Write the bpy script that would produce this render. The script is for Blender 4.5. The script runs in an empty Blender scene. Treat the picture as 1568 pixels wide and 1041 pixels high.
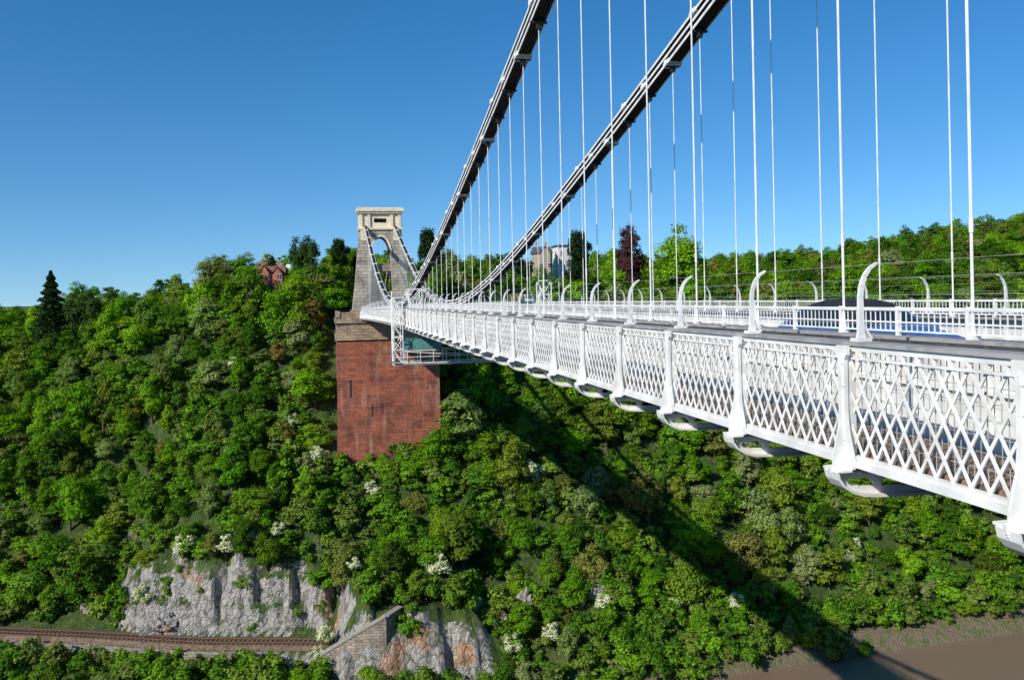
import bpy, math, random
import numpy as np
from mathutils import Vector, Matrix
random.seed(4); rng=np.random.default_rng(7)
scene=bpy.context.scene
COL=scene.collection

# ------------------------------------------------------------------ materials
def new_mat(name):
    m=bpy.data.materials.new(name); m.use_nodes=True
    nt=m.node_tree; b=nt.nodes['Principled BSDF']
    return m,nt,b
def N(nt,t,**kw):
    n=nt.nodes.new(t)
    for k,v in kw.items(): setattr(n,k,v)
    return n
def ramp(nt,stops,interp='LINEAR'):
    r=N(nt,'ShaderNodeValToRGB'); r.color_ramp.interpolation=interp
    e=r.color_ramp.elements
    while len(e)<len(stops): e.new(0.5)
    for i,(p,c) in enumerate(stops):
        e[i].position=p; e[i].color=(c[0],c[1],c[2],1)
    return r
def simple(name,c1,c2=None,scale=3.0,rough=0.6,bump=0.0,metal=0.0,stretch=None):
    m,nt,b=new_mat(name)
    c2=c2 or tuple(x*0.75 for x in c1)
    tc=N(nt,'ShaderNodeTexCoord'); mp=N(nt,'ShaderNodeMapping')
    if stretch: mp.inputs['Scale'].default_value=stretch
    nz=N(nt,'ShaderNodeTexNoise'); nz.inputs['Scale'].default_value=scale; nz.inputs['Detail'].default_value=6
    r=ramp(nt,[(0.35,c2),(0.62,c1)])
    L=nt.links
    L.new(tc.outputs['Object'],mp.inputs[0]); L.new(mp.outputs[0],nz.inputs['Vector'])
    L.new(nz.outputs['Fac'],r.inputs[0]); L.new(r.outputs[0],b.inputs['Base Color'])
    b.inputs['Roughness'].default_value=rough; b.inputs['Metallic'].default_value=metal
    if bump:
        bp=N(nt,'ShaderNodeBump'); bp.inputs['Strength'].default_value=bump; bp.inputs['Distance'].default_value=0.1
        L.new(nz.outputs['Fac'],bp.inputs['Height']); L.new(bp.outputs[0],b.inputs['Normal'])
    return m
def brickmat(name,c1,c2,mortar,bw,bh,stain=None,lo=.50,hi=.66,big=None,dark=.8,ssc=2.0):
    m,nt,b=new_mat(name); L=nt.links
    tc=N(nt,'ShaderNodeTexCoord'); sp=N(nt,'ShaderNodeSeparateXYZ'); cb=N(nt,'ShaderNodeCombineXYZ')
    ad=N(nt,'ShaderNodeMath',operation='ADD')
    L.new(tc.outputs['Object'],sp.inputs[0]); L.new(sp.outputs[0],ad.inputs[0]); L.new(sp.outputs[1],ad.inputs[1])
    L.new(ad.outputs[0],cb.inputs[0]); L.new(sp.outputs[2],cb.inputs[1])
    br=N(nt,'ShaderNodeTexBrick'); br.inputs['Scale'].default_value=1.0
    br.inputs['Brick Width'].default_value=bw; br.inputs['Row Height'].default_value=bh
    br.inputs['Mortar Size'].default_value=bh*0.07; br.inputs['Color1'].default_value=(*c1,1); br.inputs['Color2'].default_value=(*c2,1); br.inputs['Mortar'].default_value=(*mortar,1)
    L.new(cb.outputs[0],br.inputs['Vector'])
    nz=N(nt,'ShaderNodeTexNoise'); nz.inputs['Scale'].default_value=0.35; nz.inputs['Detail'].default_value=10; nz.inputs['Roughness'].default_value=0.72
    L.new(tc.outputs['Object'],nz.inputs['Vector'])
    rr=ramp(nt,[(0.35,(0.38,0.36,0.36)),(0.5,(1,1,1)),(0.65,(1.35,1.25,1.15))])
    L.new(nz.outputs['Fac'],rr.inputs[0])
    mx=N(nt,'ShaderNodeMix',data_type='RGBA',blend_type='MULTIPLY'); mx.inputs[0].default_value=0.9
    L.new(br.outputs['Color'],mx.inputs[6]); L.new(rr.outputs[0],mx.inputs[7])
    out=mx.outputs[2]
    if big:
        wv=N(nt,'ShaderNodeMath',operation='FRACT'); dv=N(nt,'ShaderNodeMath',operation='DIVIDE'); dv.inputs[1].default_value=big
        L.new(sp.outputs[2],dv.inputs[0]); L.new(dv.outputs[0],wv.inputs[0])
        rb=ramp(nt,[(0.0,(.7,.66,.66)),(.03,(.74,.7,.7)),(.045,(1,1,1))]); L.new(wv.outputs[0],rb.inputs[0])
        m0=N(nt,'ShaderNodeMix',data_type='RGBA',blend_type='MULTIPLY'); m0.inputs[0].default_value=1; L.new(out,m0.inputs[6]); L.new(rb.outputs[0],m0.inputs[7]); out=m0.outputs[2]
    if stain:
        # streaks gathered in large damp patches
        big_n=N(nt,'ShaderNodeTexNoise'); big_n.inputs['Scale'].default_value=.11; big_n.inputs['Detail'].default_value=3; L.new(tc.outputs['Object'],big_n.inputs['Vector'])
        bigr=ramp(nt,[(.42,(.15,.15,.15)),(.58,(1,1,1))]); L.new(big_n.outputs['Fac'],bigr.inputs[0])
        for sc_,l_,h_,amt,col,sd_ in ((ssc,lo,hi,.8,stain,3.1),(1.7,.54,.70,dark,(.06,.035,.03),7.3)):
            mp=N(nt,'ShaderNodeMapping'); mp.inputs['Scale'].default_value=(0.6,0.6,0.07); mp.inputs['Location'].default_value=(sd_,sd_,sd_)
            n2=N(nt,'ShaderNodeTexNoise'); n2.inputs['Scale'].default_value=sc_; n2.inputs['Detail'].default_value=9; n2.inputs['Roughness'].default_value=0.75
            L.new(tc.outputs['Object'],mp.inputs[0]); L.new(mp.outputs[0],n2.inputs['Vector'])
            r2=ramp(nt,[(l_,(0,0,0)),(h_,(amt,)*3)]); L.new(n2.outputs['Fac'],r2.inputs[0])
            mq=N(nt,'ShaderNodeMath',operation='MULTIPLY'); L.new(r2.outputs[0],mq.inputs[0]); L.new(bigr.outputs[0],mq.inputs[1])
            m2=N(nt,'ShaderNodeMix',data_type='RGBA'); L.new(mq.outputs[0],m2.inputs[0]); L.new(out,m2.inputs[6]); m2.inputs[7].default_value=(*col,1)
            out=m2.outputs[2]
    L.new(out,b.inputs['Base Color']); b.inputs['Roughness'].default_value=0.9
    bp=N(nt,'ShaderNodeBump'); bp.inputs['Strength'].default_value=0.6; bp.inputs['Distance'].default_value=0.08
    L.new(nz.outputs['Fac'],bp.inputs['Height']); L.new(bp.outputs[0],b.inputs['Normal'])
    return m
def leafmat(name,cols,spread=0.5,trans=.32):
    m,nt,b=new_mat(name); L=nt.links
    oi=N(nt,'ShaderNodeObjectInfo'); geo=N(nt,'ShaderNodeNewGeometry')
    n=len(cols); r=ramp(nt,[(i/(n-1) if n>1 else 0,c) for i,c in enumerate(cols)])
    L.new(oi.outputs['Random'],r.inputs[0])
    v=ramp(nt,[(0,(1-spread,)*3),(1,(1+spread,1+spread,1+spread*.7))])
    L.new(geo.outputs['Random Per Island'],v.inputs[0])
    mx=N(nt,'ShaderNodeMix',data_type='RGBA',blend_type='MULTIPLY'); mx.inputs[0].default_value=1
    L.new(r.outputs[0],mx.inputs[6]); L.new(v.outputs[0],mx.inputs[7])
    df=N(nt,'ShaderNodeBsdfDiffuse'); L.new(mx.outputs[2],df.inputs['Color'])
    nt.nodes.remove(b)
    tr=N(nt,'ShaderNodeBsdfTranslucent')
    m3=N(nt,'ShaderNodeMix',data_type='RGBA',blend_type='MULTIPLY'); m3.inputs[0].default_value=1
    L.new(mx.outputs[2],m3.inputs[6]); m3.inputs[7].default_value=(1.4,1.3,0.5,1)
    L.new(m3.outputs[2],tr.inputs['Color'])
    ms=N(nt,'ShaderNodeMixShader'); ms.inputs[0].default_value=trans
    L.new(df.outputs[0],ms.inputs[1]); L.new(tr.outputs[0],ms.inputs[2])
    L.new(ms.outputs[0],nt.nodes['Material Output'].inputs['Surface'])
    return m
def rockcolour(nt,vec):
    L=nt.links
    w=N(nt,'ShaderNodeTexNoise'); w.inputs['Scale'].default_value=.5; w.inputs['Detail'].default_value=5; L.new(vec,w.inputs['Vector'])
    ad=N(nt,'ShaderNodeMix',data_type='RGBA',blend_type='ADD'); ad.clamp_factor=False; ad.inputs[0].default_value=1.6; L.new(vec,ad.inputs[6]); L.new(w.outputs['Color'],ad.inputs[7])
    mpr=N(nt,'ShaderNodeMapping'); mpr.inputs['Scale'].default_value=(1.2,1.2,0.75); mpr.inputs['Rotation'].default_value=(0.3,0.6,0.2)
    L.new(ad.outputs[2],mpr.inputs[0])
    vo=N(nt,'ShaderNodeTexVoronoi',feature='DISTANCE_TO_EDGE'); vo.inputs['Scale'].default_value=.8; L.new(mpr.outputs[0],vo.inputs['Vector'])
    vr=N(nt,'ShaderNodeTexNoise'); vr.inputs['Scale'].default_value=.8; vr.inputs['Detail'].default_value=12; vr.inputs['Roughness'].default_value=0.78; L.new(mpr.outputs[0],vr.inputs['Vector'])
    rk=ramp(nt,[(0.34,(0.07,0.065,0.06)),(0.44,(0.28,0.27,0.25)),(0.51,(0.47,0.455,0.425)),(0.60,(0.60,0.58,0.54)),(0.70,(0.45,0.30,0.18))]); L.new(vr.outputs['Fac'],rk.inputs[0])
    cr=ramp(nt,[(0.0,(.2,.19,.17)),(0.05,(1,1,1))]); L.new(vo.outputs['Distance'],cr.inputs[0])
    mx=N(nt,'ShaderNodeMix',data_type='RGBA',blend_type='MULTIPLY'); mx.inputs[0].default_value=.8; L.new(rk.outputs[0],mx.inputs[6]); L.new(cr.outputs[0],mx.inputs[7])
    w2=N(nt,'ShaderNodeTexNoise'); w2.inputs['Scale'].default_value=.16; w2.inputs['Detail'].default_value=6; L.new(vec,w2.inputs['Vector'])
    r2=ramp(nt,[(.56,(1,1,1)),(.64,(1.15,.72,.46))]); L.new(w2.outputs['Fac'],r2.inputs[0])
    m2=N(nt,'ShaderNodeMix',data_type='RGBA',blend_type='MULTIPLY'); m2.inputs[0].default_value=1; L.new(mx.outputs[2],m2.inputs[6]); L.new(r2.outputs[0],m2.inputs[7])
    w3=N(nt,'ShaderNodeTexNoise'); w3.inputs['Scale'].default_value=.7; w3.inputs['Detail'].default_value=9; w3.inputs['Roughness'].default_value=.7
    mp3=N(nt,'ShaderNodeMapping'); mp3.inputs['Location'].default_value=(13,5,2); L.new(vec,mp3.inputs[0]); L.new(mp3.outputs[0],w3.inputs['Vector'])
    r3=ramp(nt,[(.57,(0,0,0)),(.62,(.9,.9,.9))]); L.new(w3.outputs['Fac'],r3.inputs[0])
    m4=N(nt,'ShaderNodeMix',data_type='RGBA'); L.new(r3.outputs[0],m4.inputs[0]); L.new(m2.outputs[2],m4.inputs[6]); m4.inputs[7].default_value=(.07,.11,.025,1)
    mm=N(nt,'ShaderNodeMath',operation='MULTIPLY'); L.new(vr.outputs['Fac'],mm.inputs[0])
    cm=N(nt,'ShaderNodeMapRange'); cm.inputs[2].default_value=.12; cm.inputs[3].default_value=.6; cm.inputs[4].default_value=1; L.new(vo.outputs['Distance'],cm.inputs[0]); L.new(cm.outputs[0],mm.inputs[1])
    return m4.outputs[2],mm.outputs[0]

M_white=simple('white_paint',(0.84,0.84,0.82),(0.66,0.655,0.62),scale=2.5,rough=0.45)
M_panel=simple('aged_white_panel',(0.74,0.74,0.72),(0.56,0.55,0.52),scale=1.5,rough=0.55)
M_grey=simple('weathered_grey',(0.38,0.365,0.345),(0.24,0.23,0.22),scale=4,rough=0.8)
M_dark=simple('dark_iron_and_chain_shade',(0.02,0.02,0.022),(0.01,0.01,0.012),scale=4,rough=0.6)  # dark iron fittings and tyres; on the chains, painted shade of underside and gaps
M_wire=simple('galvanised_wire',(0.45,0.46,0.47),rough=0.4)
M_asph=simple('asphalt',(0.07,0.07,0.072),(0.045,0.045,0.045),scale=8,rough=0.9)
M_plank=simple('footway_planks',(0.28,0.19,0.12),(0.12,0.085,0.06),scale=5,rough=0.85,stretch=(0.3,4,1))
M_under=simple('deck_timber',(0.10,0.075,0.045),(0.035,0.03,0.02),scale=3,rough=0.9)
M_teal=simple('teal_tarpaulin',(0.10,0.30,0.28),(0.07,0.2,0.2),rough=0.6)
M_red=brickmat('red_sandstone',(0.37,0.115,0.06),(0.23,0.068,0.042),(0.13,0.06,0.045),1.5,0.6,stain=(0.52,0.34,0.26),lo=.50,hi=.70,big=5.3,dark=.7,ssc=1.5)
M_beige=brickmat('beige_stone',(0.44,0.33,0.22),(0.30,0.22,0.15),(0.16,0.12,0.09),1.4,0.6,stain=(.2,.15,.11))
M_tower=brickmat('tower_stone',(0.44,0.40,0.33),(0.31,0.28,0.23),(0.15,0.135,0.11),1.6,0.7)
M_cream=simple('cream_stone',(0.82,0.72,0.53),(0.64,0.55,0.40),scale=1.2,rough=0.85,bump=0.2)
M_hole=simple('painted_opening_shade',(0.03,0.03,0.03),rough=0.9)  # near-black fill, the shade inside openings put into the colour
M_bark=simple('bark',(0.16,0.12,0.085),(0.07,0.05,0.035),scale=6,rough=0.95,stretch=(1,1,0.3))

# ------------------------------------------------------------------ mesh builder
class MB:
    def __init__(s): s.v=[];s.f=[];s.m=[]
    def add(s,vs,fs,mi=0):
        o=len(s.v); s.v.extend([tuple(v) for v in vs]); s.f.extend([tuple(i+o for i in f) for f in fs]); s.m.extend([mi]*len(fs))
    def box(s,x0,x1,y0,y1,z0,z1,mi=0):
        s.add([(x0,y0,z0),(x1,y0,z0),(x1,y1,z0),(x0,y1,z0),(x0,y0,z1),(x1,y0,z1),(x1,y1,z1),(x0,y1,z1)],
              [(3,2,1,0),(4,5,6,7),(0,1,5,4),(1,2,6,5),(2,3,7,6),(3,0,4,7)],mi)
    def sbox(s,x0,x1,y0,y1,za0,za1,zb0,zb1,mi=0):
        s.add([(x0,y0,za0),(x1,y0,za0),(x1,y1,zb0),(x0,y1,zb0),(x0,y0,za1),(x1,y0,za1),(x1,y1,zb1),(x0,y1,zb1)],
              [(3,2,1,0),(4,5,6,7),(0,1,5,4),(1,2,6,5),(2,3,7,6),(3,0,4,7)],mi)
    def beam(s,p0,p1,w,h,side=(1,0,0),mi=0,w1=None,h1=None):
        p0=Vector(p0);p1=Vector(p1);d=(p1-p0).normalized(); sd=Vector(side)
        sd=(sd-d*sd.dot(d)).normalized(); up=d.cross(sd)
        w1=w if w1 is None else w1; h1=h if h1 is None else h1
        vs=[]
        for p,ww,hh in((p0,w,h),(p1,w1,h1)):
            for a,b in((-1,-1),(1,-1),(1,1),(-1,1)): vs.append(p+sd*a*ww/2+up*b*hh/2)
        s.add(vs,[(3,2,1,0),(4,5,6,7),(0,1,5,4),(1,2,6,5),(2,3,7,6),(3,0,4,7)],mi)
    def tube(s,p0,p1,r0,r1=None,n=6,mi=0,cap=True):
        r1=r0 if r1 is None else r1
        p0=Vector(p0);p1=Vector(p1);d=(p1-p0).normalized()
        a=d.orthogonal().normalized(); b=d.cross(a)
        vs=[]
        for p,r in((p0,r0),(p1,r1)):
            for i in range(n):
                t=2*math.pi*i/n; vs.append(p+(a*math.cos(t)+b*math.sin(t))*r)
        fs=[(i,(i+1)%n,(i+1)%n+n,i+n) for i in range(n)]
        if cap: fs+= [tuple(range(n-1,-1,-1)),tuple(range(n,2*n))]
        s.add(vs,fs,mi)
    def obj(s,name,mats,parent=None,smooth=False):
        me=bpy.data.meshes.new(name); me.from_pydata(s.v,[],s.f); me.update()
        for m in mats: me.materials.append(m)
        me.polygons.foreach_set('material_index',s.m)
        if smooth: me.polygons.foreach_set('use_smooth',[True]*len(s.f))
        o=bpy.data.objects.new(name,me); COL.objects.link(o)
        if parent: o.parent=parent
        return o
def empty(name,loc=(0,0,0)):
    e=bpy.data.objects.new(name,None); e.location=loc; COL.objects.link(e); return e

# ------------------------------------------------------------------ terrain
def h2(ix,iy,s):
    v=np.sin(ix*127.1+iy*311.7+s*74.7)*43758.5453
    return v-np.floor(v)
def vn(x,y,s=0):
    ix=np.floor(x);iy=np.floor(y);fx=x-ix;fy=y-iy
    fx=fx*fx*(3-2*fx);fy=fy*fy*(3-2*fy)
    a=h2(ix,iy,s);b=h2(ix+1,iy,s);c=h2(ix,iy+1,s);d=h2(ix+1,iy+1,s)
    return (a*(1-fx)+b*fx)*(1-fy)+(c*(1-fx)+d*fx)*fy-0.5
def ss(a,b,x):
    t=np.clip((x-a)/(b-a),0,1); return t*t*(3-2*t)
BX=[-2000,-300,-150,-75,-41,-22,-1,10,60,120,300,2000]
BY=[ 700,  260, 192,157,144,136,130,128.5,127,129,140,300]
def Yb(X): return np.interp(X,BX,BY)
def ground(X,Y):
    X=np.asarray(X,float);Y=np.asarray(Y,float)
    t=Y-Yb(X)
    mk=ss(-40,-33,X)*(1-ss(-1,5,X))*ss(-0.35,0.0,vn(X/6,Y*0+3,5)+0.2)
    tj=t+(vn(X/3.1,Y/7,31)*4.5+vn(X/1.3,Y/3,32)*2.0)*ss(10.0,11.5,t)*(1-ss(20,26,t))
    zc=np.interp(tj,[-16,-10,-6,3,4.5,10,11,12.0,12.8,13.6,15.5,35,62,80,140,250],[-67,-63.5,-60.5,-59,-56.2,-56,-53.5,-51.5,-50.8,-47.5,-45.5,-31,-6,-2.5,3,8])
    zg=np.interp(t,[-16,-10,-6,3,4.5,10,35,62,80,140,250],[-67,-63.5,-60.5,-59,-56.2,-56,-33,-6,-2.5,3,8])
    zr=np.interp(t,[-14,-3,3,10,35,65,85,160,260],[-67,-63.7,-60,-55,-33,-7,-4,0,6])
    zl=zg*(1-mk)+zc*mk
    w=ss(6,38,X)
    z=zl*(1-w)+zr*w
    b=ss(-1,3,X+vn(X/3,Y/3,9)*2)*(1-ss(21,28,X+vn(X/3,Y/3,8)*3))
    zb=np.interp(Y+vn(X/2.6,Y/6,11)*3.2+vn(X/1.2,Y/3,12)*1.2,[124,127.5,129,129.7,131.5,133,140],[-67,-62,-57,-55,-51.3,-49.3,-46.5])
    zb=zb-ss(14,28,X)*2.0
    z=np.where(b>0,z*(1-b)+np.maximum(z,zb)*b,z)
    n=vn(X/22,Y/22,1)*4+vn(X/9,Y/9,2)*1.8+vn(X/3,Y/3,3)*0.7+vn(X/1.4,Y/1.4,6)*0.6
    rail=np.where((X<6),ss(10.3,16,t),ss(0,8,t))
    z=z+n*rail
    z=z+20*np.exp(-(((X-305)/95)**2+((Y-270)/90)**2))
    z=z+3.5*np.exp(-(((X+12)/26)**2+((Y-228)/30)**2))
    z=z-8.0*(1-ss(-85,-5,X))*ss(30,75,t)
    zn=np.interp(Y,[-60,-1,1.5,30,60,75,90],[-2.6,-2.6,-14,-50,-62,-67,-67])
    z=np.maximum(z,zn+vn(X/5,Y/5,4)*1.5*ss(2,10,Y))
    return z
xs=np.concatenate([np.array([-2500,-1500,-900,-600,-420,-300,-230,-190]),np.arange(-160,-60,2.0),np.arange(-60,-42,1.0),np.arange(-42,32,.5),np.arange(32,130,1.0),np.arange(130,340,2.5),np.array([350,380,430,520,700,1000,1600,2500])])
ys=np.concatenate([np.array([-1500,-800,-300,-120,-60,-30,-10]),np.arange(-2,110,4.0),np.arange(110,120,1.0),np.arange(120,164,.5),np.arange(164,215,1.0),np.arange(215,380,3.0),np.array([390,420,470,560,700,1000,1600,3000])])
GX,GY=np.meshgrid(xs,ys); GZ=ground(GX,GY)
nx=len(xs);ny=len(ys)
V=np.stack([GX.ravel(),GY.ravel(),GZ.ravel()],1)
ii=(np.arange(ny-1)[:,None]*nx+np.arange(nx-1)[None,:]).ravel()
F=np.stack([ii,ii+1,ii+nx+1,ii+nx],1)
me=bpy.data.meshes.new('ground'); me.from_pydata(V.tolist(),[],F.tolist()); me.update()
g=bpy.data.objects.new('ground',me); COL.objects.link(g)
m,nt,b=new_mat('hillside'); L=nt.links
geo=N(nt,'ShaderNodeNewGeometry'); sp=N(nt,'ShaderNodeSeparateXYZ'); L.new(geo.outputs['True Normal'],sp.inputs[0])
sp2=N(nt,'ShaderNodeSeparateXYZ'); L.new(geo.outputs['Position'],sp2.inputs[0])
nz=N(nt,'ShaderNodeTexNoise'); nz.inputs['Scale'].default_value=0.6; nz.inputs['Detail'].default_value=12; nz.inputs['Roughness'].default_value=0.75
L.new(geo.outputs['Position'],nz.inputs['Vector'])
gr=ramp(nt,[(0.3,(0.015,0.035,0.006)),(0.45,(0.04,0.085,0.01)),(0.56,(0.08,0.13,0.02)),(0.68,(0.15,0.13,0.06))]); L.new(nz.outputs['Fac'],gr.inputs[0])
rcol,rh=rockcolour(nt,geo.outputs['Position'])
ma=N(nt,'ShaderNodeMath',operation='MULTIPLY_ADD'); L.new(nz.outputs['Fac'],ma.inputs[0]); ma.inputs[1].default_value=0.5; L.new(sp.outputs[2],ma.inputs[2])
sl=ramp(nt,[(0.72,(1,1,1)),(0.80,(0,0,0))]); L.new(ma.outputs[0],sl.inputs[0])
lo=N(nt,'ShaderNodeMapRange'); lo.inputs[1].default_value=-44; lo.inputs[2].default_value=-40; lo.inputs[3].default_value=1; lo.inputs[4].default_value=0; L.new(sp2.outputs[2],lo.inputs[0])
mu=N(nt,'ShaderNodeMath',operation='MULTIPLY'); L.new(sl.outputs[0],mu.inputs[0]); L.new(lo.outputs[0],mu.inputs[1])
mx=N(nt,'ShaderNodeMix',data_type='RGBA'); L.new(mu.outputs[0],mx.inputs[0]); L.new(gr.outputs[0],mx.inputs[6]); L.new(rcol,mx.inputs[7])
mr=N(nt,'ShaderNodeMapRange'); mr.inputs[1].default_value=-61.2; mr.inputs[2].default_value=-59.4; mr.inputs[3].default_value=1; mr.inputs[4].default_value=0
L.new(sp2.outputs[2],mr.inputs[0])
mud=ramp(nt,[(0.35,(0.17,0.12,0.085)),(0.48,(0.26,0.20,0.14)),(.56,(.13,.17,.05))]); L.new(nz.outputs['Fac'],mud.inputs[0])
mx2=N(nt,'ShaderNodeMix',data_type='RGBA'); L.new(mr.outputs[0],mx2.inputs[0]); L.new(mx.outputs[2],mx2.inputs[6]); L.new(mud.outputs[0],mx2.inputs[7])
L.new(mx2.outputs[2],b.inputs['Base Color']); b.inputs['Roughness'].default_value=0.95
bp=N(nt,'ShaderNodeBump'); bp.inputs['Strength'].default_value=1.0; bp.inputs['Distance'].default_value=.9
L.new(rh,bp.inputs['Height']); L.new(bp.outputs[0],b.inputs['Normal'])
me.materials.append(m)
m,nt,b=new_mat('limestone'); geo=N(nt,'ShaderNodeNewGeometry'); c,hh=rockcolour(nt,geo.outputs['Position']); nt.links.new(c,b.inputs['Base Color']); b.inputs['Roughness'].default_value=.95
bp=N(nt,'ShaderNodeBump'); bp.inputs['Distance'].default_value=.8; nt.links.new(hh,bp.inputs['Height']); nt.links.new(bp.outputs[0],b.inputs['Normal']); M_rock=m
mbr=MB(); mbr.box(-900,1200,50,230,-64.2,-63.4)
m,nt,b=new_mat('muddy_water'); b.inputs['Base Color'].default_value=(0.20,0.14,0.095,1); b.inputs['Roughness'].default_value=0.3
nz=N(nt,'ShaderNodeTexNoise'); nz.inputs['Scale'].default_value=1.2; nz.inputs['Detail'].default_value=5; bp=N(nt,'ShaderNodeBump'); bp.inputs['Strength'].default_value=0.35
nt.links.new(nz.outputs['Fac'],bp.inputs['Height']); nt.links.new(bp.outputs[0],b.inputs['Normal'])
mbr.obj('river',[m])
def outcrop(x,y,sx,sy,sz,seed):
    import bmesh
    bm=bmesh.new(); bmesh.ops.create_icosphere(bm,subdivisions=5,radius=1)
    r_=np.random.default_rng(seed)
    P=np.array([v.co[:] for v in bm.verts])
    off=r_.random(3)*50
    d=vn(P[:,0]*1.6+off[0]+P[:,2]*1.3,P[:,1]*1.6+off[1]-P[:,2],1)*.9+vn(P[:,0]*4+off[2],P[:,2]*4+P[:,1]*2,2)*.45+vn(P[:,0]*9,P[:,2]*9+P[:,1]*7,3)*.2
    d=np.round(d*7)/7*.6+d*.4
    P=P*(1+d)[:,None]
    for v,p in zip(bm.verts,P): v.co=(p[0]*sx,p[1]*sy,p[2]*sz)
    me=bpy.data.meshes.new('rock_outcrop'); bm.to_mesh(me); bm.free(); me.materials.append(M_rock)
    o=bpy.data.objects.new('rock_outcrop',me); COL.objects.link(o); o.location=(x,y,float(ground(x,y))+sz*.15); o.rotation_euler=(0,0,r_.random()*.6-.3)
for i,(x,y,sx,sy,sz) in enumerate([(26,136,3.0,1.6,2.2),(31.5,137.5,1.8,1.2,3.4),(46,138,3.2,1.6,2.0),(41,137.3,1.5,1.2,2.3),(62,133,2.2,1.2,1.3),(97,141,1.5,1.2,1.8),(91,146,1.2,1,1.5),(-42,158,2,1.5,1.6),(72,131,3,1.2,1.2),(-29,149,3.4,1.5,2.6)]):
    outcrop(x,y,sx,sy,sz,i)

# ------------------------------------------------------------------ bridge
bridge=empty('suspension_bridge')
L1,L2,L3,L4=5.70,7.30,13.40,15.0
YEND=165.0
def zo(d): return -1.25*(max(0.0,d-62)/103.0)**1.5
S=2.44; ST=[8.15+S*k for k in range(-6,65)]
STT=[y for y in ST if y<YEND-0.3]
T=-0.60; B=-1.95
cp=np.array([(-10,20.2),(0,17.2),(12,13.9),(27.4,10.05),(34.2,8.5),(46.9,5.75),(55.9,3.75),(69.7,1.35),(80,0.15),(88,-.3),(96,-.35),(105,0.1),(120,2.0),(145,8.0),(160,12.2),(172,15.6)])
pc=np.polyfit(cp[:,0]/100,cp[:,1],7)
def Zc(d): return float(np.polyval(pc,d/100))
mb=MB()
ed=STT+[YEND]
for a,bb in zip(ed[:-1],ed[1:]):
    za,zb=zo(a),zo(bb)
    mb.sbox(L2+0.26,L3-0.26,a,bb,-1.94+za,-1.75+za,-1.94+zb,-1.75+zb,0)
    for x0,x1 in((L1+0.12,L2-0.26),(L3+0.26,L4-0.12)):
        mb.sbox(x0,x1,a,bb,-1.93+za,-1.80+za,-1.93+zb,-1.80+zb,1)
    mb.sbox(L1+0.3,L4-0.3,a,bb,-1.96+za,-1.944+za,-1.96+zb,-1.944+zb,2)
    n=6
    for i in range(n):
        x=L1+0.9+i*(L4-L1-1.8)/(n-1)
        mb.sbox(x-0.1,x+0.1,a+.12,bb-.12,-2.16+za,-1.964+za,-2.16+zb,-1.964+zb,2)
mb.obj('deck',[M_asph,M_plank,M_under],bridge)
mb=MB()
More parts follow.
